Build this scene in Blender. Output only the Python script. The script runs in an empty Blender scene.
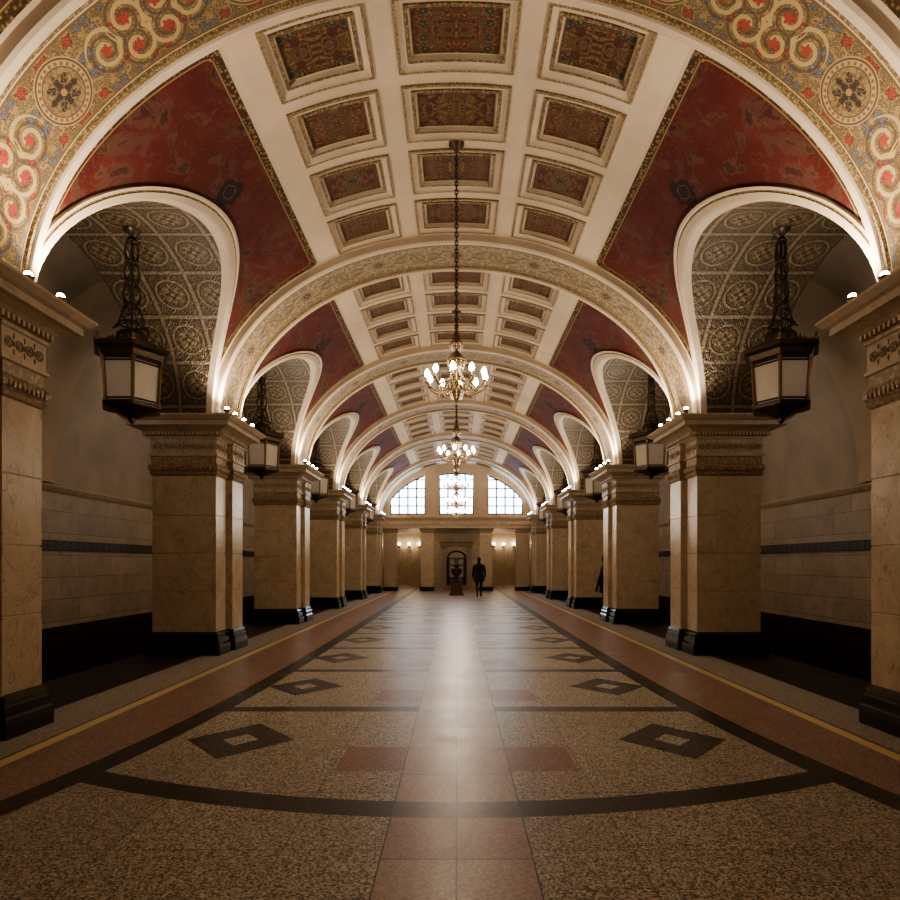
import bpy, math, random, bisect
from mathutils import Vector, Matrix
random.seed(4)
sc=bpy.context.scene
COL=sc.collection
pi=math.pi
try:
    sc.view_settings.view_transform='AgX'; sc.view_settings.look='AgX - Medium High Contrast'
except Exception: pass
# ------------------------------------------------------------------ node helper
class N:
    def __init__(s,name,rough=.5,metal=0.0,spec=None):
        s.mat=bpy.data.materials.new(name); s.mat.use_nodes=True
        s.t=s.mat.node_tree; s.b=s.t.nodes['Principled BSDF']
        s.b.inputs['Roughness'].default_value=rough; s.b.inputs['Metallic'].default_value=metal
        if spec is not None: s.b.inputs['Specular IOR Level'].default_value=spec
    def n(s,k): return s.t.nodes.new(k)
    def put(s,sock,v):
        if isinstance(v,(int,float)): sock.default_value=v
        elif isinstance(v,(tuple,list)):
            sock.default_value=tuple(v) if len(v)==len(sock.default_value) else tuple(v)+(1.0,)
        else: s.t.links.new(v,sock)
    def m(s,op,a,b=0.0,c=0.0):
        n=s.n('ShaderNodeMath'); n.operation=op
        s.put(n.inputs[0],a); s.put(n.inputs[1],b); s.put(n.inputs[2],c); return n.outputs[0]
    def lt(s,a,b): return s.m('LESS_THAN',a,b)
    def gt(s,a,b): return s.m('GREATER_THAN',a,b)
    def rng(s,a,lo,hi): return s.m('MULTIPLY',s.gt(a,lo),s.lt(a,hi))
    def mul(s,a,b): return s.m('MULTIPLY',a,b)
    def add(s,a,b): return s.m('ADD',a,b)
    def sub(s,a,b): return s.m('SUBTRACT',a,b)
    def ab(s,a): return s.m('ABSOLUTE',a)
    def mod(s,a,p):   # centred modulo
        return s.m('SUBTRACT',s.m('FLOORED_MODULO',s.m('ADD',a,p/2),p),p/2)
    def rad(s,a,b): return s.m('SQRT',s.add(s.mul(a,a),s.mul(b,b)))
    def mix(s,f,a,b):
        n=s.n('ShaderNodeMix'); n.data_type='RGBA'
        s.put(n.inputs[0],f); s.put(n.inputs[6],a); s.put(n.inputs[7],b); return n.outputs[2]
    def vec(s,x,y,z=0.0):
        n=s.n('ShaderNodeCombineXYZ'); s.put(n.inputs[0],x); s.put(n.inputs[1],y); s.put(n.inputs[2],z); return n.outputs[0]
    def sep(s,v):
        n=s.n('ShaderNodeSeparateXYZ'); s.put(n.inputs[0],v); return n.outputs[0],n.outputs[1],n.outputs[2]
    def attr(s,name='pc'):
        n=s.n('ShaderNodeAttribute'); n.attribute_name=name; return n.outputs['Vector']
    def pos(s): return s.n('ShaderNodeNewGeometry').outputs['Position']
    def obj(s): return s.n('ShaderNodeTexCoord').outputs['Object']
    def noise(s,v,scale,detail=3,rough=.5,dist=0.0):
        n=s.n('ShaderNodeTexNoise'); s.put(n.inputs['Vector'],v)
        n.inputs['Scale'].default_value=scale; n.inputs['Detail'].default_value=detail
        n.inputs['Roughness'].default_value=rough; n.inputs['Distortion'].default_value=dist
        return n.outputs[0]
    def vor(s,v,scale,feat='F1',out='Distance'):
        n=s.n('ShaderNodeTexVoronoi'); n.feature=feat; s.put(n.inputs['Vector'],v); n.inputs['Scale'].default_value=scale
        return n.outputs[out]
    def ramp(s,f,stops,const=False):
        n=s.n('ShaderNodeValToRGB'); s.put(n.inputs[0],f); r=n.color_ramp
        if const: r.interpolation='CONSTANT'
        while len(r.elements)<len(stops): r.elements.new(.5)
        for e,(p,c) in zip(r.elements,stops): e.position=p; e.color=tuple(c)+(1,)
        return n.outputs[0]
    def col(s,c): s.put(s.b.inputs['Base Color'],c)
    def rough(s,c): s.put(s.b.inputs['Roughness'],c)
    def bump(s,h,st=.3,d=.01):
        n=s.n('ShaderNodeBump'); n.inputs['Strength'].default_value=st; n.inputs['Distance'].default_value=d
        s.put(n.inputs['Height'],h); s.t.links.new(n.outputs[0],s.b.inputs['Normal'])
    def emit(s,c,st):
        s.put(s.b.inputs['Emission Color'],c); s.b.inputs['Emission Strength'].default_value=st
# ------------------------------------------------------------------ materials
def M_plaster(name,c,dk):
    k=N(name,.6,0,.25); p=k.pos(); f=k.noise(p,1.3,5,.6); g=k.noise(p,14,3)
    k.col(k.ramp(f,[(.3,dk),(.62,c)])); k.bump(g,.12,.005); return k.mat
plaster=M_plaster('cream_plaster',(.56,.45,.335),(.46,.365,.27))
plaster_grey=M_plaster('greyer_plaster',(.50,.43,.35),(.40,.34,.27))  # slightly darker, greyer tone than the cream plaster
def M_gold(name,c1,c2,metal=.5,sc_=22):
    k=N(name,.42,metal); p=k.pos(); f=k.vor(p,sc_); k.col(k.ramp(f,[(.1,c1),(.6,c2)])); k.bump(f,.5,.01); return k.mat
gold=M_gold('old_gilding',(.34,.24,.115),(.095,.06,.027),.3,30)
goldline=M_gold('gilded_line',(.40,.29,.14),(.15,.10,.045),.3,40)
def floral(k,u,v,w,scale,bg,leaf,vine,fl1,fl2,heart,R=.33,spk=.4):
    """dense scrollwork of vines, leaves and round blossoms"""
    q=k.vec(u,v,w)
    f=k.noise(q,scale*1.0,2,.5,1.6)
    c=k.mix(k.gt(f,.535),bg,leaf)
    c=k.mix(k.lt(k.ab(k.sub(f,.47)),.018),c,vine)
    n=k.n('ShaderNodeTexVoronoi'); k.put(n.inputs['Vector'],q); n.inputs['Scale'].default_value=scale*.85; n.inputs['Randomness'].default_value=.75
    d=n.outputs['Distance']; cr,cg,cb=k.sep(n.outputs['Color'])
    g=k.noise(q,scale*5,1)
    dd=k.add(d,k.mul(k.sub(g,.5),.4))
    c=k.mix(k.mul(k.lt(dd,R),k.gt(cr,.25)),c,k.mix(k.gt(cg,.55),fl1,fl2))
    c=k.mix(k.lt(dd,.12),c,heart); c=k.mix(k.rng(dd,R,R+.05),c,vine)
    h=k.noise(q,scale*7,1); c=k.mix(k.mul(k.gt(h,.56),.5),c,(.05,.03,.02)); c=k.mix(k.mul(k.lt(h,.38),spk),c,heart)
    return c,f
def M_coffer(name,bg,leaf):
    k=N(name,.55,0,.2); u,v,w=k.sep(k.attr()); uu=k.ab(u); vv=k.ab(v)
    c,f=floral(k,uu,vv,w,8,bg,leaf,(.18,.115,.05),(.105,.014,.011),(.035,.038,.024),(.19,.125,.05),.33,.2)
    k.col(c); k.bump(f,.3,.008); return k.mat
coffer_mat=M_coffer('painted_coffer_panel_red',(.075,.014,.011),(.09,.052,.024))
coffer_mat2=M_coffer('painted_coffer_panel_gold',(.088,.050,.022),(.065,.015,.011))
def M_rib(name,med,R,args,vine,cm,stem=False,scroll=False):
    k=N(name,.5,0,.3); u,v,w=k.sep(k.attr()); vv=k.ab(v); uu=k.ab(k.mod(u,med))
    c,f=floral(k,uu,vv,w,*args)
    if stem:
        ph=k.mul(u,2*pi/.7); wv=k.ab(k.sub(v,k.mul(k.m('SINE',ph),.15))); c=k.mix(k.lt(wv,.02),c,vine)
    cu=k.mod(u,med); r=k.rad(cu,v); a=k.m('ARCTAN2',v,cu)
    if scroll:
        # pairs of large acanthus spirals between the medallions
        for cx,cy in ((.52,.0),(.80,.12)):
            du=k.sub(uu,cx); dv=k.sub(vv,cy) if cy else v; rr=k.rad(du,dv); aa=k.m('ARCTAN2',dv,du)
            sp=k.m('SINE',k.add(k.mul(rr,52),k.mul(aa,1.0)))
            c=k.mix(k.mul(k.mul(k.gt(sp,.55),k.lt(rr,.20)),.85),c,(.36,.26,.11)); c=k.mix(k.mul(k.mul(k.lt(sp,-.75),k.lt(rr,.20)),.7),c,(.06,.035,.02))
            c=k.mix(k.lt(rr,k.add(.045,k.mul(k.m('COSINE',k.mul(aa,5)),.012))),c,(.24,.035,.025))
    c=k.mix(k.lt(r,R),c,cm); c=k.mix(k.rng(r,R*.9,R*.96),c,(.08,.045,.02))
    dots=k.gt(k.m('SINE',k.mul(a,26)),.0); c=k.mix(k.mul(k.rng(r,R*.76,R*.86),dots),c,(.15,.08,.04))
    c=k.mix(k.rng(r,R*.70,R*.74),c,(.08,.045,.02))
    q=k.vec(k.ab(cu),vv,w); fz=k.noise(q,26,2,.5,1.2)
    c=k.mix(k.lt(r,R*.70),c,k.mix(k.gt(fz,.5),(.21,.14,.065),(.12,.075,.038)))
    p1=k.add(R*.46,k.mul(k.m('COSINE',k.mul(a,8)),R*.12)); c=k.mix(k.lt(r,p1),c,k.mix(k.gt(fz,.46),(.14,.09,.045),(.028,.02,.015)))
    p2=k.add(R*.24,k.mul(k.m('COSINE',k.mul(a,4)),R*.12)); c=k.mix(k.lt(r,p2),c,(.035,.022,.016)); c=k.mix(k.lt(r,R*.11),c,(.24,.15,.07))
    e=vv; c=k.mix(k.rng(e,.325,.345),c,(.12,.07,.03)); c=k.mix(k.gt(e,.345),c,(.42,.32,.21))
    k.col(c); k.bump(f,.3,.008); return k.mat
rib_mosaic=M_rib('coloured_mosaic_band',1.90,.28,(10,(.24,.16,.07),(.13,.09,.042),(.06,.033,.018),(.20,.028,.020),(.085,.09,.10),(.37,.265,.125),.42,.40),(.2,.12,.05),(.29,.21,.11),False,True)
rib_scroll=M_rib('scroll_painted_band',1.4,.17,(9,(.35,.265,.16),(.17,.12,.06),(.10,.065,.03),(.20,.135,.07),(.14,.095,.05),(.32,.235,.13)),(.12,.075,.03),(.34,.25,.15),True)
# red fresco
k=N('red_fresco',.65,0,.12); u,v,e=k.sep(k.attr())
f=k.noise(k.vec(u,v,0),1.6,4,.6); base=k.ramp(f,[(.3,(.066,.0130,.0105)),(.7,(.100,.023,.0185))])
f2=k.noise(k.vec(u,v,3),1.9,5,.6,1.2)
base=k.mix(k.mul(k.rng(f2,.53,.60),.5),base,(.085,.048,.032)); base=k.mix(k.mul(k.gt(f2,.60),.75),base,(.036,.018,.014))
f3=k.noise(k.vec(u,v,9),2.8,5,.6,1.4)
base=k.mix(k.mul(k.gt(f3,.59),.5),base,(.105,.060,.036)); base=k.mix(k.mul(k.gt(f3,.65),.65),base,(.03,.017,.013))
base=k.mix(k.mul(k.lt(k.ab(k.sub(f3,.50)),.006),.25),base,(.14,.085,.045))
r=k.rad(k.sub(u,-.35),k.sub(v,3.0)); r=k.add(r,k.mul(k.sub(f2,.5),.35))
base=k.mix(k.mul(k.lt(r,.19),.9),base,(.020,.012,.010)); base=k.mix(k.rng(r,.09,.105),base,(.10,.06,.033))
eo=k.vor(k.vec(u,v,0),26)
base=k.mix(k.lt(e,.125),base,k.ramp(eo,[(.1,(.26,.18,.08)),(.55,(.05,.03,.014))]))
base=k.mix(k.rng(e,.135,.15),base,(.24,.165,.075))
base=k.mix(k.lt(e,.045),base,(.48,.385,.28))
k.col(base); red_mat=k.mat
# arch soffit ornament : relief coffers
k=N('ornate_arch_soffit',.55,0,.3); u,v,w=k.sep(k.attr())
cu=k.mod(u,.72); cv=k.mod(k.add(v,.1),.62); r=k.rad(cu,cv); a=k.m('ARCTAN2',cv,cu)
f=k.noise(k.vec(k.ab(cu),k.ab(cv),0),12,3,.5,2.2); fn=k.noise(k.vec(u,v,0),26,3); f5=k.noise(k.vec(u,v,5),2.2,3)
c=k.ramp(f,[(0,(.055,.038,.023)),(.42,(.21,.15,.082)),(.48,(.07,.047,.028)),(.53,(.055,.037,.023)),(.57,(.23,.165,.092)),(.64,(.09,.06,.034))],True)
med=k.lt(r,.24); c=k.mix(k.rng(r,.215,.24),c,(.30,.22,.13)); c=k.mix(k.rng(r,.19,.205),c,(.045,.03,.018))
c=k.mix(k.lt(r,k.add(.13,k.mul(k.m('COSINE',k.mul(a,8)),.03))),c,(.25,.175,.095)); c=k.mix(k.lt(r,k.add(.075,k.mul(k.m('COSINE',k.mul(a,4)),.03))),c,(.065,.042,.025)); c=k.mix(k.lt(r,.03),c,(.30,.21,.11))
ln=k.m('MAXIMUM',k.gt(k.ab(cu),.335),k.gt(k.ab(cv),.285)); c=k.mix(ln,c,(.28,.21,.13))
ln2=k.m('MAXIMUM',k.rng(k.ab(cu),.305,.32),k.rng(k.ab(cv),.255,.27)); c=k.mix(k.mul(ln2,k.sub(1,ln)),c,(.05,.033,.02))
c=k.mix(k.mul(k.gt(fn,.52),.4),c,(.05,.033,.02)); c=k.mix(k.mul(f5,.3),c,(.07,.048,.03))
k.col(c); k.bump(k.add(k.add(k.rng(r,.2,.24),ln),k.mul(f,1.2)),.9,.035); soffit_mat=k.mat
# stones
def M_stone(name,stops,rough,sc_=2.2,veins=True,bricks=None,spec=.5):
    k=N(name,rough,0,spec); p=k.pos(); f=k.noise(p,sc_,8,.65,.8); c=k.ramp(f,stops)
    if veins:
        g=k.noise(p,1.1,6,.6,2.0); c=k.mix(k.mul(k.lt(k.ab(k.sub(g,.5)),.006),.5),c,(.18,.12,.07))
        g=k.noise(p,1.9,6,.6,2.6); c=k.mix(k.mul(k.lt(k.ab(k.sub(g,.46)),.005),.4),c,(.62,.52,.39))
    if bricks:
        n=k.n('ShaderNodeTexBrick'); x,y,z=k.sep(p); k.put(n.inputs['Vector'],k.vec(y,z,0))
        n.inputs['Scale'].default_value=1; n.inputs['Brick Width'].default_value=bricks[0]; n.inputs['Row Height'].default_value=bricks[1]
        n.inputs['Mortar Size'].default_value=.006; n.inputs['Color1'].default_value=(1,1,1,1); n.inputs['Color2'].default_value=(.8,.8,.8,1); n.inputs['Mortar'].default_value=(.35,.35,.35,1)
        mx=k.n('ShaderNodeMix'); mx.data_type='RGBA'; mx.blend_type='MULTIPLY'; mx.inputs[0].default_value=1
        k.put(mx.inputs[6],c); k.put(mx.inputs[7],n.outputs['Color']); c=mx.outputs[2]
    k.col(c); return k.mat
marble=M_stone('honey_marble',[(.28,(.40,.305,.20)),(.5,(.53,.42,.285)),(.72,(.62,.51,.365))],.28,3.2)
marble_lt=M_stone('pale_carved_stone',[(.3,(.42,.325,.22)),(.7,(.55,.44,.31))],.42,3)
granite=M_stone('black_granite',[(.4,(.008,.007,.007)),(.75,(.03,.025,.022))],.14,30,False)
wallstone=M_stone('aisle_wall_marble',[(.3,(.40,.32,.225)),(.7,(.55,.45,.335))],.4,1.6,True,(1.1,.42))
dado=M_stone('dark_dado_granite',[(.3,(.018,.010,.008)),(.7,(.04,.022,.016))],.3,9,False)
trackbed=M_stone('track_bed',[(.3,(.006,.006,.006)),(.7,(.02,.018,.016))],.9,20,False)
k=N('carved_relief',.45,.1); p=k.pos(); f=k.vor(p,22); k.col(k.ramp(f,[(.1,(.50,.385,.245)),(.6,(.27,.19,.115))])); k.bump(f,.5,.010); relief=k.mat
k=N('dark_ornament_strip',.4,.2); p=k.pos(); x,y,z=k.sep(p); cy=k.mod(y,.22); dz=k.sub(z,1.86)
r=k.rad(cy,dz); k.col(k.mix(k.rng(r,.045,.07),(.018,.012,.009),(.10,.07,.04))); strip_mat=k.mat
# floor
k=N('terrazzo_floor',.3,0,.3); p=k.pos(); X,Y,Z=k.sep(p); ax=k.ab(X)
sp=k.vor(p,95,'F1','Color'); sx,sy,sz=k.sep(sp)
spk=k.ramp(sx,[(0,(.13,.112,.09)),(.28,(.48,.42,.335)),(.6,(.31,.27,.21)),(.82,(.68,.60,.50))],True)
red=k.mix(.70,spk,(.24,.088,.070)); pale=k.mix(.65,spk,(.42,.275,.235)); red2=k.mix(.68,spk,(.36,.20,.17)); blk=k.mix(.92,spk,(.010,.008,.007)); grey=k.mix(.55,spk,(.30,.27,.235)); outer=k.mix(.62,spk,(.26,.12,.09))
c=spk
jt=k.m('MAXIMUM',k.lt(k.ab(k.mod(X,.93)),.0035),k.lt(k.ab(k.mod(Y,.8)),.0035)) 
Yd=k.mod(k.sub(Y,5.2),2.25); fr=k.gt(Y,4.0)
slab=k.m('FLOOR',k.m('DIVIDE',X,.93)); slab2=k.m('FLOOR',k.m('DIVIDE',Y,.8)); hs=k.n('ShaderNodeTexWhiteNoise'); k.put(hs.inputs['Vector'],k.vec(slab,slab2,0))
c=k.mix(k.mul(hs.outputs['Value'],.2),c,(.18,.145,.11))
c=k.mix(k.mul(jt,.7),c,(.06,.045,.038))
sq=k.mul(k.rng(ax,.4,.9),k.mul(k.lt(k.ab(k.add(Yd,.5)),.29),fr)); c=k.mix(sq,c,red)
dm=k.add(k.m('DIVIDE',k.ab(k.sub(ax,1.87)),.47),k.m('DIVIDE',k.ab(Yd),.52))
fade=k.m('MAXIMUM',k.sub(1,k.mul(k.m('MAXIMUM',k.sub(Y,6.0),0),.05)),.6)
c=k.mix(k.mul(k.mul(k.lt(dm,1),fr),.92),c,blk); c=k.mix(k.mul(k.lt(dm,.33),fr),c,spk)
Yb=k.mod(k.sub(Y,6.28),2.25); fb=k.gt(Y,5.0)
c=k.mix(k.mul(k.mul(k.mul(k.lt(k.ab(Yb),.10),fb),k.gt(ax,.4)),.9),c,blk)
arc=k.sub(Y,k.mul(k.mul(X,X),.085))
sidec=k.add(2.36,k.mul(k.m('EXPONENT',k.mul(k.sub(k.m('MAXIMUM',Y,2.9),3.6),-.5)),.52))
so=k.sub(ax,sidec)
bandm=k.mul(k.rng(arc,3.60,3.84),k.lt(so,.12))
cen=k.lt(ax,.40)
chk=k.gt(k.mod(Y,1.24),0)
c=k.mix(cen,c,k.mix(chk,red2,pale))
jc=k.mul(cen,k.m('MAXIMUM',k.lt(ax,.005),k.lt(k.ab(k.mod(Y,.62)),.005))); c=k.mix(k.mul(jc,.85),c,(.05,.034,.028))
c=k.mix(k.mul(cen,k.gt(ax,.392)),c,(.06,.04,.032))
c=k.mix(k.mul(bandm,k.sub(1,k.mul(cen,.18))),c,blk)
c=k.mix(k.gt(so,.12),c,outer)
c=k.mix(k.rng(so,-.12,.12),c,blk)
c=k.mix(k.rng(ax,3.42,3.53),c,(.72,.57,.31)); c=k.mix(k.gt(ax,3.55),c,grey); c=k.mix(k.rng(ax,3.55,3.565),c,(.03,.02,.015)); c=k.mix(k.gt(ax,4.2),c,(.025,.021,.018))
k.col(c); rr=k.noise(p,3.0,4,.6); k.rough(k.add(k.add(.25,k.mul(rr,.22)),k.mul(k.gt(ax,3.55),.25))); k.bump(k.noise(p,2.2,2),.10,.004)
floor_mat=k.mat
def M_simple(name,c,rough=.5,metal=0,emit=None,st=0,trans=0):
    k=N(name,rough,metal); p=k.obj(); f=k.noise(p,9,3); d=tuple(x*.72 for x in c)
    k.col(k.mix(f,d,c))
    if emit: k.emit(emit,st)
    if trans: k.b.inputs['Transmission Weight'].default_value=trans
    return k.mat
bronze=M_simple('dark_bronze',(.085,.058,.034),.42,.6)
brass=M_simple('aged_brass',(.20,.13,.06),.42,.8)
darkbrass=M_simple('tarnished_brass',(.22,.14,.065),.45,.7)
bulb=M_simple('warm_bulb',(1,.87,.66),.4,0,(1,.82,.58),70)
flood=M_simple('floodlight_lens',(1,.95,.85),.4,0,(1,.92,.80),80)
milk=M_simple('frosted_lantern_glass',(.44,.37,.28),.35,0,(1,.76,.55),.07)
crystal=M_simple('crystal_drops',(.76,.68,.56),.1,0,(1,.8,.58),.35,.5)  # drops get a faint warm glow of their own in place of sparkle
pane=M_simple('daylight_window_glass',(.6,.75,.9),.2,0,(.68,.83,1.0),9.0)
frame_m=M_simple('dark_window_frame',(.03,.035,.04),.5)
coat_m=M_simple('black_wool_coat',(.012,.012,.014),.9)
trou_m=M_simple('charcoal_trousers',(.015,.014,.016),.9)
hair_m=M_simple('dark_brown_hair',(.02,.013,.009),.8)
wood=M_simple('walnut_door',(.10,.055,.03),.4)
doorglass=M_simple('dim_warm_door_glass',(.20,.13,.08),.3,0,(1,.6,.3),.05)
# ------------------------------------------------------------------ mesh builder
class MB:
    def __init__(s): s.v=[];s.f=[];s.m=[];s.pc=[]
    def vert(s,p,pc=(0,0,0)): s.v.append(tuple(p)); s.pc.append(tuple(pc)); return len(s.v)-1
    def face(s,ids,m=0): s.f.append(tuple(ids)); s.m.append(m)
    def grid(s,P,us,vs,m=0,PC=None,mf=None):
        idx=[[s.vert(P(a,b),PC(a,b) if PC else (a,b,0)) for b in vs] for a in us]
        for i in range(len(us)-1):
            for j in range(len(vs)-1):
                mm=mf(i,j) if mf else m
                if mm is None: continue
                s.face((idx[i][j],idx[i+1][j],idx[i+1][j+1],idx[i][j+1]),mm)
    def box(s,x0,x1,y0,y1,z0,z1,m=0): s.prof(x0,x1,y0,y1,[(0,z0),(0,z1)],m)
    def prof(s,x0,x1,y0,y1,pr,m=0):
        R=[]
        for o,z in pr:
            R.append([s.vert(q) for q in ((x0-o,y0-o,z),(x1+o,y0-o,z),(x1+o,y1+o,z),(x0-o,y1+o,z))])
        for a,b in zip(R,R[1:]):
            for i in range(4): s.face((a[i],a[(i+1)%4],b[(i+1)%4],b[i]),m)
        s.face(R[0][::-1],m); s.face(R[-1],m)
    def lathe(s,pr,c=(0,0,0),seg=16,m=0,rot=0.0):
        R=[]
        for r,z in pr:
            R.append([s.vert((c[0]+max(r,1e-4)*math.cos(rot+2*pi*i/seg),c[1]+max(r,1e-4)*math.sin(rot+2*pi*i/seg),c[2]+z)) for i in range(seg)])
        for a,b in zip(R,R[1:]):
            for i in range(seg): s.face((a[i],a[(i+1)%seg],b[(i+1)%seg],b[i]),m)
        s.face(R[0][::-1],m); s.face(R[-1],m)
    def tube(s,pts,r,seg=6,m=0,closed=False):
        pts=[Vector(p) for p in pts]; n=len(pts); R=[]; up=None
        rs=r if isinstance(r,(list,tuple)) else [r]*n
        for i,p in enumerate(pts):
            if closed: d=(pts[(i+1)%n]-pts[i-1])
            else: d=pts[min(i+1,n-1)]-pts[max(i-1,0)]
            d.normalize()
            if up is None: up=Vector((0,0,1)) if abs(d.z)<.9 else Vector((1,0,0))
            a=d.cross(up); 
            if a.length<1e-4: a=d.orthogonal()
            a.normalize(); b=a.cross(d).normalized(); up=b
            R.append([s.vert(p+(a*math.cos(2*pi*k/seg)+b*math.sin(2*pi*k/seg))*rs[i]) for k in range(seg)])
        pairs=list(zip(R,R[1:]))+([(R[-1],R[0])] if closed else [])
        for a,b in pairs:
            for i in range(seg): s.face((a[i],a[(i+1)%seg],b[(i+1)%seg],b[i]),m)
        if not closed: s.face(R[0][::-1],m); s.face(R[-1],m)
    def ring(s,c,au,av,R,r,seg=14,m=0,tseg=5,e=1.0):
        c=Vector(c);au=Vector(au);av=Vector(av)
        s.tube([c+au*R*math.cos(2*pi*i/seg)+av*R*e*math.sin(2*pi*i/seg) for i in range(seg)],r,tseg,m,True)
    def ell(s,c,rx,ry,rz,seg=10,rings=6,m=0):
        R=[]
        for j in range(rings+1):
            t=pi*j/rings
            R.append([s.vert((c[0]+rx*max(math.sin(t),.01)*math.cos(2*pi*i/seg),c[1]+ry*max(math.sin(t),.01)*math.sin(2*pi*i/seg),c[2]-rz*math.cos(t))) for i in range(seg)])
        for a,b in zip(R,R[1:]):
            for i in range(seg): s.face((a[i],a[(i+1)%seg],b[(i+1)%seg],b[i]),m)
    def obj(s,name,mats,parent=None,smooth=False,**kw):
        me=bpy.data.meshes.new(name); me.from_pydata(s.v,[],s.f); me.update()
        for mt in mats: me.materials.append(mt)
        me.polygons.foreach_set('material_index',s.m)
        if smooth: me.polygons.foreach_set('use_smooth',[True]*len(s.f))
        a=me.attributes.new('pc','FLOAT_VECTOR','POINT'); a.data.foreach_set('vector',[x for q in s.pc for x in q])
        o=bpy.data.objects.new(name,me); COL.objects.link(o)
        if parent: o.parent=parent
        for q,w in kw.items(): o[q]=w
        return o
def empty(name,loc,label,cat,group=None):
    e=bpy.data.objects.new(name,None); e.empty_display_size=.2; COL.objects.link(e); e.location=loc
    e['label']=label; e['category']=cat
    if group: e['group']=group
    return e
def clone(root,loc,rotz=None,label=None):
    def rec(o,par):
        c=o.copy(); COL.objects.link(c)
        if par: c.parent=par
        for ch in o.children: rec(ch,c)
        return c
    c=rec(root,None); c.location=loc
    if rotz is not None: c.rotation_euler[2]=rotz
    if label: c['label']=label
    return c
def lin(a,b,n): return [a+(b-a)*i/n for i in range(n+1)]
def light(name,kind,loc,power,color,size,parent=None,rot=None,**kw):
    l=bpy.data.lights.new(name,kind); l.energy=power; l.color=color
    if kind in('POINT','SPOT'): l.shadow_soft_size=size
    else: l.size=size
    for a,b in kw.items(): setattr(l,a,b)
    o=bpy.data.objects.new(name,l); COL.objects.link(o); o.location=loc
    if rot: o.rotation_euler=rot
    if parent: o.parent=parent
    return o
# ------------------------------------------------------------------ layout
F=[-.6,4.65,10.0,15.05,20.1,25.15,30.2]
PD=1.05; YE=33.0; YV=42.0; Y0=-.65
ZS=3.95; A=4.07; B=3.03; AI=3.95; BI=2.91; BA=1.91; XO=5.15; XW=7.6; ZT=6.4
def arc_table(a,b,n=800):
    T=[];S=[0];px,pz=0,b
    T.append(0)
    for i in range(1,n+1):
        t=pi/2*i/n; x=a*math.sin(t); z=b*math.cos(t); S.append(S[-1]+math.hypot(x-px,z-pz)); T.append(t); px,pz=x,z
    return T,S
TT,SS=arc_table(A,B)
def t_of_s(s_):
    sg=1 if s_>=0 else -1; q=abs(s_); i=min(max(bisect.bisect_left(SS,q),1),len(SS)-1)
    f=(q-SS[i-1])/(SS[i]-SS[i-1]); return sg*(TT[i-1]+f*(TT[i]-TT[i-1]))
def s_of_t(t): 
    q=abs(t)/(pi/2)*800; i=min(int(q),799); return SS[i]+(q-i)*(SS[i+1]-SS[i])
def VP(s_,y,d=0.0):
    t=t_of_s(s_); return ((A+d)*math.sin(t),y,ZS+(B+d)*math.cos(t))
def VX(z,d=0.0):
    q=min(max((z-ZS)/(B+d),-1),1); return (A+d)*math.sqrt(max(0,1-q*q))
SE=2.32
ceil=MB()   # mats: 0 plaster 1 gold 2 coffer 3 red 4 soffit 5 goldline 6 greyer plaster 7 coffer gold
sbr=[-SE,-1.93,-.96,-.58,.58,.96,1.93,SE]
def fill(s0,s1,y0,y1,m=0):
    n=max(1,int(abs(s1-s0)/.12)); ceil.grid(lambda a,b:VP(a,b),lin(s0,s1,n),[y0,y1],m)
def coffer(s0,s1,y0,y1,seed,pm):
    rings=[(-.055,0,0),(-.05,-.02,5),(-.02,-.02,5),(-.015,-.005,0),(.02,.012,0),(.055,.02,0),(.06,.005,1),(.095,.005,1),(.10,.055,0),(.125,.06,0),(.13,.045,5),(.15,.05,pm)]
    n=8; prev=None; sc0=(s0+s1)/2; yc=(y0+y1)/2
    for ins,d,m in rings:
        a,b,c_,e=s0+ins,s1-ins,y0+ins,y1-ins
        pts=[(q,c_) for q in lin(a,b,n)]+[(q,e) for q in lin(b,a,n)]
        ids=[ceil.vert(VP(q,y,d),(q-sc0,y-yc,seed)) for q,y in pts]
        if prev:
            L=len(ids)
            for i in range(L): ceil.face((prev[i],prev[(i+1)%L],ids[(i+1)%L],ids[i]),m)
        prev=ids
    for i in range(n): ceil.face((prev[i],prev[i+1],prev[2*n-i],prev[2*n+1-i]),pm)
arches=[]
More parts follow.
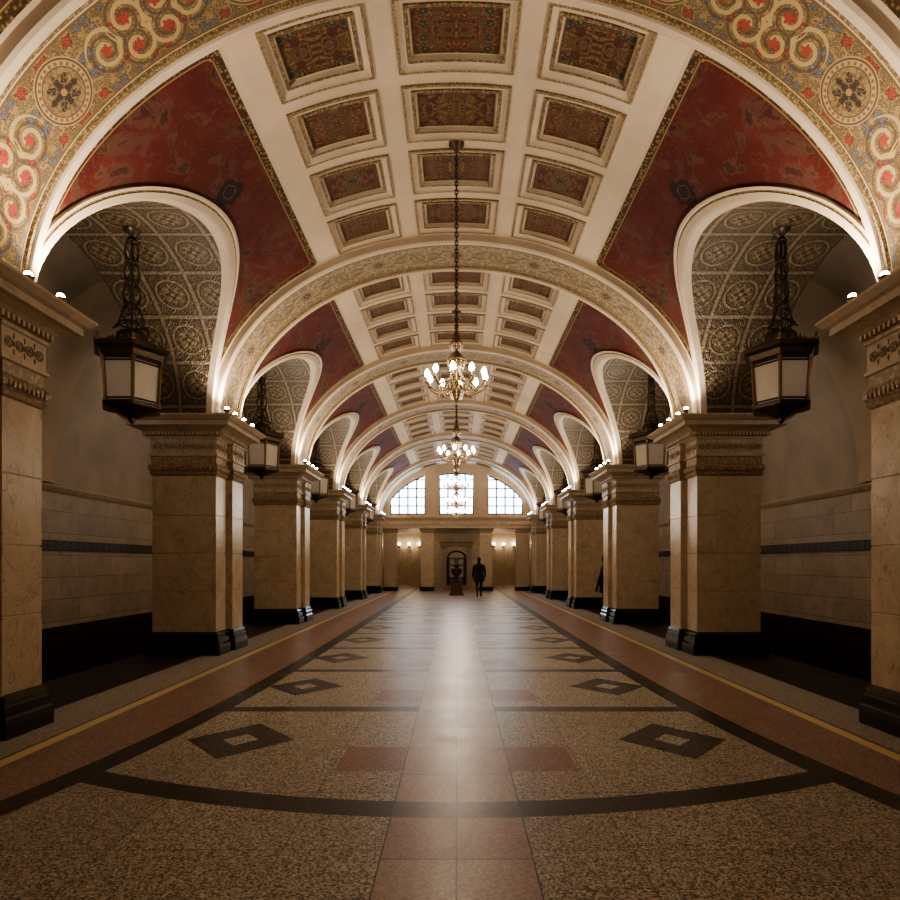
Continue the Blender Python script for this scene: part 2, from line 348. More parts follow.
for bi in range(len(F)):
    y0=F[bi]+1.0; last=bi==len(F)-1
    y1=YE if last else F[bi+1]-.05
    nr=1 if last else 4
    pitch=(y1-y0)/nr
    for r_ in range(nr):
        a,b=y0+pitch*r_,y0+pitch*(r_+1); g=.135
        fill(-SE,SE,a,a+g); fill(-SE,SE,b-g,b)
        for j in range(7):
            if j in (1,3,5): coffer(sbr[j],sbr[j+1],a+g,b-g,(3.1 if j==3 else 1.7)+r_, 2 if (j==3)!=(r_%2==1) else 7)
            else: fill(sbr[j],sbr[j+1],a+g,b-g)
    yc=(y0+y1)/2; r=(y1-y0)/2-.06
    te=t_of_s(SE)
    for sg in (-1,1):
        if last:
            ceil.grid(lambda y,q:(sg*A*math.sin(q),y,ZS+B*math.cos(q)),[y0,y1],lin(te,pi/2,20),0)
            continue
        ys=[y0,yc-r]+[yc-r*math.cos(pi*i/56) for i in range(1,56)]+[yc+r,y1]
        def zlow(y):
            q=1-((y-yc)/r)**2
            return ZS+BA*math.sqrt(q) if q>0 else ZS
        def tq(y,v_):
            tl=math.acos(min(1,(zlow(y)-ZS)/B)); return te+(tl-te)*v_
        def PR(y,v_):
            t=tq(y,v_); return (sg*A*math.sin(t),y,ZS+B*math.cos(t))
        def PCR(y,v_):
            t=tq(y,v_); s_=s_of_t(t); z=ZS+B*math.cos(t)
            ed=min(s_-SE,y-y0,y1-y, math.hypot(y-yc,(z-ZS)*r/BA)-r-.0)
            return ((y-yc),s_,ed)
        ceil.grid(PR,ys,lin(0,1,26),3,PCR)
        ph=lin(0,pi,48)
        def cu(p,rho=0): return yc-(r+rho)*math.cos(p),ZS+(BA+rho)*math.sin(p)
        LP=.06
        def PS(p,w):
            y,z=cu(p); x0=VX(z); x=x0+w if w<.2 else x0+LP+(XO-x0-LP)*(w-.2)
            return (sg*x,y,z)
        ceil.grid(PS,ph,[0,LP],0)
        ceil.grid(PS,ph,[.2,.5,.8,1.2],4,lambda p,w:(p*2.0,abs(PS(p,w)[0]),0))
        pr=[(0,0,0),(0,-.04,0),(.02,-.05,0),(.08,-.04,0),(.085,-.03,5),(.105,-.03,5),(.11,-.04,0),(.135,-.035,0),(.14,0,0)]
        idx=[]
        for p in lin(0,pi,56):
            row=[]
            for rho,d,m in pr:
                y,z=cu(p,rho); y=min(max(y,y0-.1),y1+.1)
                row.append(ceil.vert((sg*VX(z,d),y,z),(p*r,rho,0)))
            idx.append(row)
        for i in range(56):
            for j in range(len(pr)-1): ceil.face((idx[i][j],idx[i+1][j],idx[i+1][j+1],idx[i][j+1]),pr[j+1][2])
        ceil.grid(lambda y,v_:(sg*XO,y,zlow(y)+(ZT-zlow(y))*v_),ys,[0,1],6)
    if not last: arches.append((yc,r))
for f in F:
    for sg in(-1,1):
        ceil.grid(lambda y,z:(sg*XO,y,z),[f-.05,f+1.0],[ZS,ZT],6)
ceil_o=ceil.obj('ceiling',[plaster,gold,coffer_mat,red_mat,soffit_mat,goldline,plaster_grey,coffer_mat2],kind='structure',
   label='cream barrel vault with gilded coffers and red frescoed lunettes')
# ribs
tn=1
for i,f in enumerate(F):
    mb=MB(); pr=[(0,.14,0),(0,.02,0),(.03,0,0),(.10,0,0),(.11,.02,1),(.15,.02,1),(.17,.04,0),(.90-.02,.04,2),(.90,.02,1),(.94,.02,1),(.95,0,0),(1.02,0,0),(1.05,.02,0),(1.05,.14,0)]
    n=110; idx=[]
    for q in range(n+1):
        t=-pi/2+pi*q/n; s_=s_of_t(t)*(1 if t>0 else -1)
        idx.append([mb.vert(((AI+d)*math.sin(t),f-.05+yo,ZS+(BI+d)*math.cos(t)),(s_,yo-.525,0)) for yo,d,m in pr])
    for q in range(n):
        for j in range(len(pr)-1): mb.face((idx[q][j],idx[q+1][j],idx[q+1][j+1],idx[q][j+1]),pr[j+1][2])
    mb.obj('trim_%d'%tn,[plaster,goldline,rib_mosaic if i<2 else rib_scroll],kind='structure',label='transverse rib of the vault with painted ornament band'); tn+=1
# aisles
for sg,side in((-1,'left'),(1,'right')):
    mb=MB()
    mb.grid(lambda t,y:(sg*(XO+(XW-XO)*math.cos(t)),y,3.0+(ZT-3.0)*math.sin(t)),lin(0,pi/2,24),[Y0,YE],0)
    for f in F:
        idx=[]
        for q in range(25):
            t=pi/2*q/24
            idx.append([mb.vert((sg*(XO+(XW-XO-d)*math.cos(t)),y,3.0+(ZT-3.0-d)*math.sin(t))) for y,d in((f,0),(f,.2),(f+PD,.2),(f+PD,0))])
        for q in range(24):
            for j in range(3): mb.face((idx[q][j],idx[q+1][j],idx[q+1][j+1],idx[q][j+1]),1)
    mb.obj('ceiling',[plaster_grey,plaster],kind='structure',label='plain plaster vault over the side aisle')
    mb=MB(); a,b=sorted((sg*XW,sg*(XW+.2)))
    mb.box(a,b,Y0,YE,.3,3.0,0); mb.obj('wall_'+side,[wallstone],kind='structure',label='marble block aisle wall')
    mb=MB(); a,b=sorted((sg*(XW-.03),sg*(XW+.2))); mb.box(a,b,Y0,YE,-1.1,.32,0); mb.obj('baseboard_'+side,[dado],kind='structure',label='dark granite dado')
    mb=MB(); a,b=sorted((sg*(XW-.03),sg*(XW+.01))); mb.box(a,b,Y0,YE,1.76,1.96,0); mb.obj('trim_%d'%tn,[strip_mat],kind='structure',label='dark ornamental strip along the wall'); tn+=1
    mb=MB(); a,b=sorted((sg*(XW-.02),sg*(XW+.02))); mb.prof(a,b,Y0,YE,[(0,2.86),(.03,2.9),(.06,2.96),(.06,3.0),(0,3.02)],0); mb.obj('trim_%d'%tn,[marble_lt],kind='structure',label='stone ledge moulding'); tn+=1
    mb=MB(); a,b=sorted((sg*5.3,sg*XW)); mb.box(a,b,Y0,YE,-1.3,-1.1,0); mb.obj('floor',[trackbed],kind='structure',label='dark track bed')
mb=MB(); mb.box(-5.3,5.3,Y0,YV,-1.1,0); mb.obj('floor',[floor_mat],kind='structure',label='polished terrazzo floor with dark bands and diamonds')
mb=MB(); mb.box(-7.8,7.8,Y0-.2,Y0,-1.3,7.2); mb.obj('wall_back',[plaster_grey],kind='structure',label='plain plaster wall')
# end wall with lunette windows
mb=MB()
def vz(x): return ZS+(B+.06)*math.sqrt(max(0,1-(x/(A+.06))**2))
def wtop(x):
    ax=abs(x)
    if ax<=.95: return 6.50-.10*(ax/.95)**2
    if 1.72<=ax<=3.65: return vz(x)-.38
    return None
xs=sorted(set([-4.13,-3.65,-1.72,-.95,.95,1.72,3.65,4.13]+lin(-4.1,4.1,82)))
for a,b in zip(xs,xs[1:]):
    mid=(a+b)/2; w=wtop(mid)
    def q(z0a,z0b,z1a,z1b):
        ids=[mb.vert((a,YE,z0a)),mb.vert((b,YE,z0b)),mb.vert((b,YE,z1b)),mb.vert((a,YE,z1a))]; mb.face(ids,0)
    if w is None: q(4.0,4.0,vz(a),vz(b))
    else:
        e=1e-6; wa=wtop(a+e) or wtop(a-e) ; wb=wtop(b-e) or wtop(b+e)
        q(4.0,4.0,4.2,4.2); q(wa,wb,max(vz(a),wa),max(vz(b),wb))
        ids=[mb.vert((a,YE,wa)),mb.vert((b,YE,wb)),mb.vert((b,YE+.25,wb)),mb.vert((a,YE+.25,wa))]; mb.face(ids,0)
for x in(-3.65,-1.72,-.95,.95,1.72,3.65):
    w=wtop(x); mb.face([mb.vert((x,YE,4.2)),mb.vert((x,YE+.25,4.2)),mb.vert((x,YE+.25,w)),mb.vert((x,YE,w))],0)
mb.obj('wall_far',[plaster],kind='structure',label='plaster lunette wall with three windows')
for a in(-1,1):
    mb=MB(); x0,x1=sorted((a*4.1,a*7.8)); mb.box(x0,x1,YE,YE+.3,-1.3,7.0)
    mb.obj('wall_far',[marble],kind='structure',label='marble end wall of the aisle')
mb=MB(); mb.prof(-4.1,4.1,YE+.0,YE+.3,[(0,3.45),(0,3.6),(.05,3.64),(.05,3.86),(.12,3.9),(.2,4.02),(.2,4.1),(0,4.12)],0)
mb.obj('trim_%d'%tn,[marble_lt],kind='structure',label='stone entablature below the lunette windows'); tn+=1
for n_,(x0,x1) in enumerate([(-3.65,-1.72),(-.95,.95),(1.72,3.65)]):
    mb=MB(); yy=YE+.14; m=1e-4
    X_=lin(x0+m,x1-m,18)
    top=[(x,yy,wtop(x)-.03) for x in X_]
    mb.tube([(x0+.03,yy,4.2)]+top+[(x1-.03,yy,4.2)],.045,6); mb.tube([(x0,yy,4.23),(x1,yy,4.23)],.045,6)
    nb=4
    for i in range(1,nb): 
        x=x0+(x1-x0)*i/nb; mb.tube([(x,yy,4.2),(x,yy,wtop(x))],.045,4)
    z=4.2+.48
    while z<6.4:
        inx=[x for x in lin(x0+m,x1-m,60) if wtop(x)>z]
        if len(inx)>2: mb.tube([(inx[0],yy,z),(inx[-1],yy,z)],.035,4)
        z+=.48
    w=mb.obj('window_%d'%(n_+1),[frame_m],kind='structure',label='tall gridded window' if n_==1 else 'quarter-arched gridded window')
    mb=MB()
    for a,b in zip(X_,X_[1:]): mb.face([mb.vert((a,yy+.06,4.2)),mb.vert((b,yy+.06,4.2)),mb.vert((b,yy+.06,wtop(b))),mb.vert((a,yy+.06,wtop(a)))],0)
    mb.obj('window_pane',[pane],parent=w)
# vestibule
mb=MB(); mb.box(-5.3,5.3,YE+.3,YV,3.6,3.8); mb.obj('ceiling',[plaster_grey],kind='structure',label='low flat vestibule ceiling')
mb=MB(); mb.box(-5.3,5.3,YV,YV+.2,0,3.7); mb.obj('wall_far',[marble],kind='structure',label='marble vestibule wall')
for sg,side in((-1,'left'),(1,'right')):
    mb=MB(); a,b=sorted((sg*5.1,sg*5.3)); mb.box(a,b,YE+.3,YV,0,3.7); mb.obj('wall_'+side,[marble],kind='structure',label='marble vestibule side wall')
def doorway(n_,cx,hw,hz,rz,label):
    mb=MB(); yy=YV-.05
    arcp=[(cx-hw,yy,0),(cx-hw,yy,hz)]+[(cx-hw*math.cos(q),yy,hz+rz*math.sin(q)) for q in lin(0,pi,12)]+[(cx+hw,yy,hz),(cx+hw,yy,0)]
    mb.tube(arcp,.07,6)
    d=mb.obj('door_%d'%n_,[wood],kind='structure',label=label)
    for x0,x1 in((cx-hw+.06,cx-.02),(cx+.02,cx+hw-.06)):
        mb=MB()
        mb.box(x0,x0+.09,YV-.1,YV-.02,0,hz); mb.box(x1-.09,x1,YV-.1,YV-.02,0,hz); mb.box(x0,x1,YV-.1,YV-.02,0,.55); mb.box(x0,x1,YV-.1,YV-.02,1.35,1.43); mb.box(x0,x1,YV-.1,YV-.02,hz-.1,hz)
        mb.obj('door_leaf',[wood],parent=d)
    mb=MB(); mb.box(cx-hw+.06,cx+hw-.06,YV-.05,YV-.01,.5,hz)
    ids=[mb.vert((cx+(hw-.06)*math.cos(q),YV-.05,hz+(rz-.08)*math.sin(q))) for q in lin(0,pi,14)]; mb.face(ids,0)
    mb.obj('door_glass',[doorglass],parent=d)
doorway(1,0,.62,1.9,.45,'small walnut arched doorway')
mb=MB()
for s_ in(-1,1): mb.prof(s_*.92-.16,s_*.92+.16,YV-.2,YV-.001,[(.05,0),(.05,.2),(0,.24),(0,2.55),(.05,2.62),(.05,2.7)])
mb.prof(-1.1,1.1,YV-.2,YV-.001,[(0,2.7),(.04,2.74),(.04,2.9),(.12,2.98),(.12,3.05)])
mb.obj('trim_%d'%tn,[marble_lt],kind='structure',label='pale stone door surround with cornice'); tn+=1
# ------------------------------------------------------------------ piers
def build_pier():
    e=empty('stone_pier',(0,0,0),'square honey-marble pier with black granite plinth and carved capital','column','piers along the hall')
    hw=.53; pw=.60; ya,yb=.55,1.05; yd=.42
    mb=MB()
    base=[(.10,0),(.10,.17),(.07,.19),(.07,.27),(.04,.29),(.05,.33),(.0,.38)]
    mb.prof(-hw,hw,0,yd,base); mb.prof(-pw,pw,ya+.02,yb,[(o*.7,z) for o,z in base]); mb.box(-.40,.40,.3,.7,0,.37)
    mb.obj('plinth',[granite],e,label='stepped black granite plinth')
    g=lambda z:[(0,z),(-.010,z+.006),(-.010,z+.014),(0,z+.020)]
    mb=MB(); mb.prof(-hw,hw,0,yd,[(0,.37)]+g(1.05)+g(1.68)+g(2.31)+[(0,3.02)]); mb.obj('shaft',[marble],e)
    mb=MB(); mb.prof(-pw,pw,ya,yb,[(0,.37)]+g(1.05)+g(1.68)+g(2.31)+[(0,3.02)]); mb.box(-.42,.42,.3,.7,.37,3.02); mb.obj('pilaster',[marble],e,label='narrow honey-marble pilaster stepped out from the pier')
    mb=MB(); col_=[(0,2.98),(.02,3.0),(.035,3.03),(.02,3.05),(.045,3.08),(.055,3.13),(.03,3.17),(.015,3.19),(.015,3.3)]
    mb.prof(-hw,hw,0,yd,col_); mb.prof(-pw,pw,ya,yb,col_); mb.box(-.42,.42,.3,.7,2.98,3.3)
    for x in lin(-hw+.03,hw-.03,19): mb.ell((x,-.05,3.11),.022,.015,.042,8,5)
    for s_ in(-1,1):
        for y in lin(.03,yd-.03,7): mb.ell((s_*(hw+.05),y,3.11),.015,.022,.042,8,5)
        for y in lin(ya+.02,yb-.02,8): mb.ell((s_*(pw+.05),y,3.11),.015,.022,.042,8,5)
    mb.obj('capital_moulding',[relief],e,label='leaf-carved gilded moulding')
    mb=MB(); FP=[(0,3.3),(.02,3.31),(.02,3.34),(0,3.35),(0,3.59),(.02,3.6),(.02,3.63)]
    mb.prof(-hw-.02,hw+.02,-.02,yd+.02,FP,0); mb.prof(-pw-.02,pw+.02,ya-.03,1.08,FP,0); mb.box(-.44,.44,.3,.7,3.3,3.63)
    def ros(x,y,ax_):
        u_=(1,0,0) if ax_=='x' else (0,1,0)
        mb.ring((x,y,3.47),u_,(0,0,1),.045,.006,12,1)
        d=(.018,.010,.018) if ax_=='x' else (.010,.018,.018); mb.ell((x,y,3.47),*d,8,5,1)
        for q in range(6):
            a=q*pi/3; o=.029
            cc=(x+o*math.cos(a),y,3.47+o*math.sin(a)) if ax_=='x' else (x,y+o*math.cos(a),3.47+o*math.sin(a))
            mb.ell(cc,*((.010,.006,.010) if ax_=='x' else (.006,.010,.010)),5,3,1)
    def dart(x,y,ax_):
        for dz in(-.07,.0,.07): mb.ell((x,y,3.47+dz),*((.011,.008,.028) if ax_=='x' else (.008,.011,.028)),6,4,1)
    xs_=lin(-hw+.06,hw-.06,9)
    for x in xs_: ros(x,-.024,'x')
    for x,x2 in zip(xs_,xs_[1:]): dart((x+x2)/2,-.022,'x')
    for s_ in(-1,1):
        for y in (.03,.15,.27,.39): ros(s_*(hw+.024),y,'y')
        for y in (.09,.21,.33): dart(s_*(hw+.022),y,'y')
        for y in (.60,.73,.86,.99): ros(s_*(pw+.024),y,'y')
        for y in (.665,.795,.925): dart(s_*(pw+.022),y,'y')
    mb.obj('frieze',[marble_lt,relief],e,label='carved rosette frieze')
    cw=.59
    mb=MB(); mb.prof(-cw,cw,-.02,1.08,[(.0,3.62),(.04,3.65),(.04,3.70),(.10,3.74),(.18,3.77),(.24,3.78),(.24,3.85),(.28,3.87),(.33,3.92),(.33,3.945),(0,3.949)],0)
    for x in lin(-cw,cw,21): mb.box(x-.016,x+.016,-.11,-.055,3.65,3.70)
    for y in lin(-.03,1.09,18):
        for s_ in(-1,1):
            a,b=sorted((s_*(cw+.03),s_*(cw+.085))); mb.box(a,b,y-.016,y+.016,3.65,3.70)
    mb.obj('cornice',[marble_lt],e,label='projecting stone cornice with dentils')
    return e
p0=build_pier(); PX=4.54
p0.location=(-PX,F[1],0)
for i in range(1,7):
    for sg in(-1,1):
        if i==1 and sg==-1: continue
        clone(p0,(sg*PX,F[i],0))
e=empty('vestibule_pilaster',(-1.62,YE,0),'slender marble pilaster carrying the entablature','column','pilasters below the lunette')
mb=MB(); mb.prof(-.34,.34,-.04,.34,[(.06,0),(.06,.18),(0,.22)]); mb.obj('plinth',[granite],e)
mb=MB(); mb.box(-.34,.34,-.04,.34,.22,3.2); mb.obj('shaft',[marble_lt],e)
mb=MB(); mb.prof(-.34,.34,-.04,.34,[(0,3.2),(.06,3.26),(.04,3.3),(.1,3.42),(.1,3.45)]); mb.obj('capital',[relief],e)
for x in(1.62,-3.62,3.62): clone(e,(x,YE,0))
# ------------------------------------------------------------------ uplights
def build_up():
    e=empty('uplight',(0,0,0),'small floodlight on a bracket standing on a pier cornice','lamp','floodlights on the pier cornices')
    mb=MB(); mb.lathe([(.04,0),(.04,.012),(.016,.02)],seg=12); mb.tube([(0,0,.01),(0,0,.04)],.01); mb.obj('base',[darkbrass],e,smooth=True)
    mb=MB(); mb.tube([(0,-.05,.08),(0,-.046,.04),(0,0,.03),(0,.046,.04),(0,.05,.08)],.007); mb.obj('yoke',[darkbrass],e,smooth=True)
    mb=MB(); mb.lathe([(.018,.035),(.032,.045),(.044,.07),(.048,.10),(.038,.10)],seg=14); mb.obj('lamp_head',[darkbrass],e,smooth=True)
    mb=MB(); mb.ell((0,0,.112),.036,.036,.032,14,8); mb.obj('lamp_lens',[flood],e,smooth=True)
    return e
u0=None
for i in range(0,7):
    for sg in(-1,1):
        if i>0:
            for k_,dy in enumerate((-.17,.2,.62,1.05,1.27)):
                loc=(sg*(3.76 if k_<4 else 3.9),F[i]+dy,3.948)
                if u0 is None: u0=build_up(); u0.location=loc
                else: clone(u0,loc)
        for dy in(-.13,1.15):
            if i==0 and dy<0: continue  # first pair has no fixtures, added to brighten the foreground floor by bounce
            light('uplight_and_fill_beam','SPOT',(sg*3.74,F[i]+dy,4.12),(230 if i<=1 else 175),(1,.87,.70),.05,rot=(pi,sg*-.08,0),spot_size=math.radians(155),spot_blend=.9)
# ------------------------------------------------------------------ chandeliers
def build_ch():
    e=empty('chandelier',(0,0,0),'gilt crystal chandelier with lit candle lamps on a long chain','chandelier','chandeliers along the vault')
    mb=MB(); mb.lathe([(.10,.02),(.10,-.02),(.06,-.05),(.03,-.10),(.0,-.12)],seg=18); mb.obj('ceiling_canopy',[bronze],e,smooth=True)
    mb=MB(); z=-.1;i=0
    while z>-2.36:
        mb.ring((0,0,z-.035),(1,0,0) if i%2 else (0,1,0),(0,0,1),.020,.008,10,0,5,2.0); z-=.055; i+=1
    mb.obj('chain',[bronze],e,smooth=True)
    D=-.10
    mb=MB(); mb.lathe([(r_,z_+D) for r_,z_ in [(.0,-2.22),(.03,-2.26),(.012,-2.33),(.04,-2.38),(.06,-2.42),(.022,-2.48),(.013,-2.58),(.038,-2.63),(.065,-2.69),(.03,-2.77),(.016,-2.86),(.025,-2.94),(.025,-3.0),(.06,-3.06),(.08,-3.10),(.06,-3.15),(.03,-3.20),(.015,-3.25),(0,-3.29)]],seg=20); mb.obj('stem',[brass],e,smooth=True)
    mb=MB()
    for R,zz,z2 in((.08,-2.50,-2.42),(.12,-2.72,-2.60),(.22,-3.04,-3.0)):
        mb.ring((0,0,zz+D),(1,0,0),(0,1,0),R,.010,32)
        for i in range(6):
            a=2*pi*i/6+.3; mb.tube([(.01*math.cos(a),.01*math.sin(a),z2+D),(R*.6*math.cos(a),R*.6*math.sin(a),z2*.6+zz*.4+D),(R*math.cos(a),R*math.sin(a),zz+D)],.007)
    mb.tube([(0,0,-2.38+D),(0,0,-3.05+D)],.01)
    mb.obj('ring_frame',[brass],e,smooth=True)
    mb=MB()
    for R,zt,n,L in((.08,-2.52,8,2),(.12,-2.74,12,3),(.22,-3.06,22,2),(.09,-3.12,8,3)):
        for i in range(n):
            a=2*pi*i/n
            for j in range(L): mb.lathe([(0,0),(.010,-.013),(0,-.032)],(R*math.cos(a)*(1-.13*j),R*math.sin(a)*(1-.13*j),zt+D-.036*j),6)
    for i in range(8):
        a=2*pi*i/8
        for j in range(8): 
            t=j/8; R=.04+.17*t*t; mb.lathe([(0,0),(.010,-.013),(0,-.030)],(R*math.cos(a),R*math.sin(a),-2.78-.25*t+D),6)
    mb.obj('crystal_pendants',[crystal],e,kind='stuff')
    def arm(R,z0,zc):
        a_=[(0.05,z0),(R*.35,z0-.09),(R*.7,z0-.10),(R*.95,z0-.04),(R,zc)]
        mb=MB(); mb.tube([(x,0,z) for x,z in a_],[.010,.011,.010,.009,.008],7)
        mb.ring((R*.5,0,z0-.05),(1,0,0),(0,0,1),.028,.005,12)
        mb.lathe([(.01,0),(.030,.010),(.034,.02),(.016,.025),(.011,.03),(.011,.085),(.0,.086)],(R,0,zc-.01),12)
        return mb.obj('arm',[brass],e,smooth=True)
    def blb(R,zc):
        mb=MB(); mb.lathe([(.010,0),(.028,.018),(.036,.042),(.031,.068),(.013,.098),(0,.112)],(R,0,zc+.07),12); return mb.obj('lamp_bulb',[bulb],e,smooth=True)
    for (R,z0,zc,n,o) in((.385,-3.03+D,-3.03+D,10,.2),):
        a0=arm(R,z0,zc); b0=blb(R,zc); a0.rotation_euler[2]=o; b0.rotation_euler[2]=o
        for i in range(1,n):
            for s_ in(a0,b0):
                c=s_.copy(); COL.objects.link(c); c.parent=e; c.rotation_euler[2]=o+2*pi*i/n
    light('chandelier_light','POINT',(0,0,-3.85),66,(1,.81,.60),.45,e)
    return e
ch=build_ch(); first=True
for yc,r in arches[1:]:
    if first: ch.location=(0,yc,ZS+B); first=False
    else: clone(ch,(0,yc,ZS+B))
# ------------------------------------------------------------------ lanterns
def build_la():
    e=empty('hanging_lantern',(0,0,0),'hexagonal bronze lantern with frosted panes hanging in a side arch','lantern','lanterns in the side arches')
    e.scale=(1,1,.97)
    mb=MB(); mb.lathe([(.11,.02),(.11,-.02),(.05,-.06),(.02,-.1)],seg=14); mb.obj('ceiling_canopy',[bronze],e,smooth=True)
    mb=MB()
    mb.tube([(0,0,-.05),(0,0,-1.36)],.018,6)
    for i in range(4):
        a=pi/2*i+.5; c_,s_=math.cos(a),math.sin(a)
        P=[(.02,-.10),(.05,-.16),(.065,-.30),(.05,-.44),(.075,-.58),(.06,-.72),(.085,-.88),(.07,-1.02),(.10,-1.15),(.13,-1.27),(.18,-1.36)]
        P=[(x*1.2,z) for x,z in P]
        mb.tube([(x*c_,x*s_,zz) for x,zz in P],.012,5)
        a2=a+pi/2
        for (r0,z0_),(r1,z1_) in zip(P[2::2],P[4::2]):
            mb.tube([(r0*c_,r0*s_,z0_),(r1*math.cos(a2),r1*math.sin(a2),z1_)],.008,4)
            mb.tube([(r1*c_,r1*s_,z1_),(r0*math.cos(a2),r0*math.sin(a2),z0_)],.008,4)
    for zz,R in((-.16,.06),(-.44,.065),(-.72,.08),(-1.02,.09),(-1.27,.155)): mb.ring((0,0,zz),(1,0,0),(0,1,0),R,.013,16)
    mb.obj('suspension_scrollwork',[bronze],e,smooth=True)
    mb=MB(); mb.lathe([(.05,-1.34),(.14,-1.37),(.20,-1.43),(.22,-1.51),(.32,-1.55),(.44,-1.59),(.485,-1.62),(.485,-1.67),(.42,-1.70),(.40,-1.77),(.37,-1.80)],seg=6,m=0)
    for i in range(6):
        a=2*pi*i/6; mb.lathe([(.03,0),(.035,.03),(.012,.05),(.02,.08),(0,.12)],(.45*math.cos(a),.45*math.sin(a),-1.62),8,1)
        for q in range(3):
            t=(q+.5)/3; a2=a+pi/3; x=.30*((1-t)*math.cos(a)+t*math.cos(a2)); y=.30*((1-t)*math.sin(a)+t*math.sin(a2)); mb.lathe([(.03,0),(.03,.02),(.01,.05),(0,.08)],(x,y,-1.56),6,1)
    mb.obj('roof',[bronze,darkbrass],e,label='stepped hexagonal bronze roof with finials')
    RT,RB,zt,zb=.375,.34,-1.80,-2.37
    def Pq(a,t,k_=1.0):
        R=(RT+(RB-RT)*t)*k_; return (R*math.cos(a),R*math.sin(a),zt+(zb-zt)*t)
    mb=MB()
    for i in range(6):
        a=2*pi*i/6; a2=a+2*pi/6
        mb.tube([Pq(a,-.02),Pq(a,.06),Pq(a,.08),Pq(a,.92),Pq(a,.94),Pq(a,1.02)],[.032,.032,.022,.021,.030,.030],7,1)
        for t,rr_ in((.0,.026),(.08,.012),(.92,.012),(1.0,.022)): mb.tube([Pq(a,t),Pq(a2,t)],rr_,5,0)
    mb.obj('frame',[bronze,darkbrass],e,label='bronze frame with tarnished brass corner posts')
    mb=MB(); mb.lathe([(.31,-2.34),(.38,-2.37),(.38,-2.41),(.30,-2.44),(.2,-2.46),(.12,-2.50),(.05,-2.53),(.04,-2.57),(0,-2.61)],seg=6); mb.obj('bottom_plate',[bronze],e)
    mb=MB(); mb.face([mb.vert(Pq(a,t,.96)) for a,t in((0,1),(pi/3,1),(pi/3,0),(0,0))])
    g=mb.obj('glass_pane',[milk],e)
    for i in range(1,6):
        c=g.copy(); COL.objects.link(c); c.parent=e; c.rotation_euler[2]=2*pi*i/6
    return e
la=None
for yc,r in arches[1:]:
    for sg in(-1,1):
        loc=(sg*4.22,yc,ZS+BA)
        if la is None: la=build_la(); la.location=loc
        else: clone(la,loc)
for yc,r in arches[1:]:
    for sg in(-1,1): light('aisle_glow','POINT',(sg*5.9,yc,4.2),13,(1,.84,.66),.3)
# ------------------------------------------------------------------ vestibule sconces
sc0=None
for x in(-4.0,-3.3,-2.6,2.6,3.3,4.0):
    loc=(x,YV,2.7)
    if sc0 is None:
        sc0=empty('wall_sconce',loc,'small brass wall sconce with one lit globe','lamp','sconces in the vestibule')
        mb=MB(); mb.lathe([(.07,0),(.08,.02),(.05,.2),(0,.25)],(0,-.09,-.1),10); mb.tube([(0,-.09,-.02),(0,-.2,-.05),(0,-.22,.06)],.02); mb.obj('bracket',[brass],sc0,smooth=True)
        mb=MB(); mb.ell((0,-.22,.15),.07,.07,.07,12,8); mb.obj('lamp_globe',[bulb],sc0,smooth=True)
    else: clone(sc0,loc)
for x in(-2.7,2.7): light('vestibule_light','POINT',(x,38.5,3.0),22,(1,.74,.48),.2)
# ------------------------------------------------------------------ urn stand
e=empty('bronze_urn_stand',(-.0,28.6,0),'dark bronze ornamental urn on a stepped pedestal standing on the floor','urn')
mb=MB(); mb.prof(-.28,.28,-.28,.28,[(.06,0),(.06,.08),(0,.12),(0,.62),(.04,.66),(.04,.72)]); mb.obj('pedestal',[bronze],e)
mb=MB(); mb.lathe([(.14,.72),(.05,.80),(.06,.86),(.2,1.0),(.26,1.15),(.22,1.22),(.29,1.27),(.27,1.28),(.15,1.2)],seg=20)
for s_ in(-1,1): mb.ring((s_*.27,0,1.12),(1,0,0),(0,0,1),.07,.016)
mb.obj('urn',[bronze],e,smooth=True)
mb=MB()
for i in range(22):
    a=i*2.4; R=.08+.012*i; mb.tube([(0,0,1.2),(R*.6*math.cos(a),R*.6*math.sin(a),1.42),(R*math.cos(a),R*math.sin(a),1.5-.006*i)],[.01,.02,.004],5)
mb.obj('foliage',[M_simple('dark_foliage',(.02,.035,.015),.7)],e)
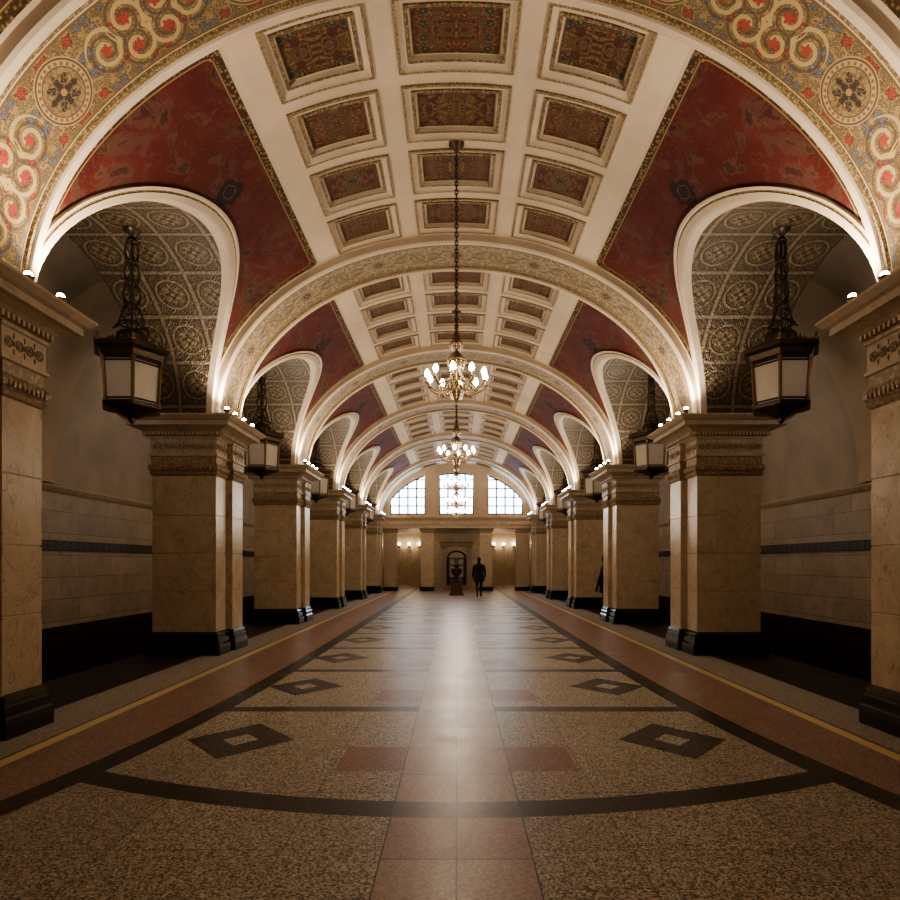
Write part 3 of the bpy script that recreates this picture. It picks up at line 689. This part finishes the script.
# ------------------------------------------------------------------ people
def person(loc,rot,label,stride=.22):
    e_mesh=bpy.data.meshes.new('person'); V=[];E=[];R=[]
    def a(p,r,par=None):
        V.append(p); R.append(r)
        if par is not None: E.append((par,len(V)-1))
        return len(V)-1
    pel=a((0,0,.95),(.16,.12)); wa=a((0,0,1.10),(.145,.11),pel); chs=a((0,.0,1.30),(.17,.12),wa); sh=a((0,.0,1.43),(.12,.09),chs)
    nk=a((0,0,1.52),(.055,.06),sh); hd=a((0,.02,1.60),(.075,.09),nk); hm=a((0,.015,1.68),(.078,.095),hd); ht=a((0,0,1.75),(.045,.055),hm)
    ns=a((0,.115,1.64),(.014,.016),hd)
    for s_ in(-1,1):
        l=stride*s_
        hp=a((.09*s_,0,.90),(.10,.10),pel); kn=a((.10*s_,l*.5+.03,.50),(.062,.065),hp); an=a((.10*s_,l-.02*(1-s_),.10+(.03 if s_<0 else 0)),(.042,.045),kn); to=a((.11*s_,l+.14,.035),(.04,.03),an)
        so=a((.19*s_,0,1.41),(.065,.065),sh); el=a((.25*s_,-.10*s_,1.13),(.045,.045),so); wr=a((.25*s_,-.10*s_+.08,.90),(.028,.03),el); pm=a((.25*s_,-.10*s_+.10,.83),(.032,.018),wr)
        for q,(dy,L) in enumerate(((-.027,.055),(-.009,.068),(.009,.072),(.027,.062))):
            k1=a((.25*s_,-.1*s_+.10+dy,.775),(.009,.009),pm); a((.245*s_,-.1*s_+.115+dy,.775-L*.6),(.008,.008),k1)
        th=a((.235*s_,-.1*s_+.145,.81),(.010,.010),pm); a((.225*s_,-.1*s_+.16,.775),(.008,.008),th)
    e_mesh.from_pydata(V,E,[]); o=bpy.data.objects.new('person',e_mesh); COL.objects.link(o)
    sk=o.modifiers.new('s','SKIN'); 
    for i,r_ in enumerate(R): e_mesh.skin_vertices[0].data[i].radius=r_
    e_mesh.skin_vertices[0].data[0].use_root=True
    ss=o.modifiers.new('d','SUBSURF'); ss.levels=1; ss.render_levels=2
    e_mesh.materials.append(trou_m); o.location=loc; o.rotation_euler[2]=rot; o['label']=label; o['category']='person'
    mb=MB(); ringz=[(.70,.22,.18),(.85,.215,.17),(1.0,.195,.15),(1.12,.18,.14),(1.28,.20,.15),(1.40,.20,.13),(1.46,.13,.10),(1.52,.075,.08),(1.55,.07,.075)]
    idx=[[mb.vert((rx*math.cos(2*pi*i/20),ry*math.sin(2*pi*i/20),z)) for i in range(20)] for z,rx,ry in ringz]
    for p_,q_ in zip(idx,idx[1:]):
        for i in range(20): mb.face((p_[i],p_[(i+1)%20],q_[(i+1)%20],q_[i]))
    for s_ in(-1,1): mb.tube([(.16*s_,0,1.42),(.205*s_,0,1.37),(.245*s_,-.1*s_,1.13),(.25*s_,-.1*s_+.07,.91)],[.07,.07,.06,.05],10)
    mb.obj('coat',[coat_m],o,smooth=True)
    mb=MB(); mb.ell((0,-.012,1.70),.088,.105,.095,14,8); mb.obj('hair',[hair_m],o,smooth=True)
    return o
person((1.0,26.6,0),0.05,'person in a black coat walking away down the hall')
person((4.16,16.75,0),1.2,'person in dark clothes standing half hidden beside a marble pier',.04)
# ------------------------------------------------------------------ world, camera
w=bpy.data.worlds.new('World'); sc.world=w; w.use_nodes=True
w.node_tree.nodes['Background'].inputs[0].default_value=(.6,.75,1,1); w.node_tree.nodes['Background'].inputs[1].default_value=.6
cam=bpy.data.cameras.new('Camera'); co=bpy.data.objects.new('Camera',cam); COL.objects.link(co)
co.location=(0,0,1.53); co.rotation_euler=(pi/2,0,0)
cam.lens=24; cam.sensor_width=36; cam.shift_x=-6.5/900; cam.shift_y=113/900; cam.clip_end=200
sc.camera=co
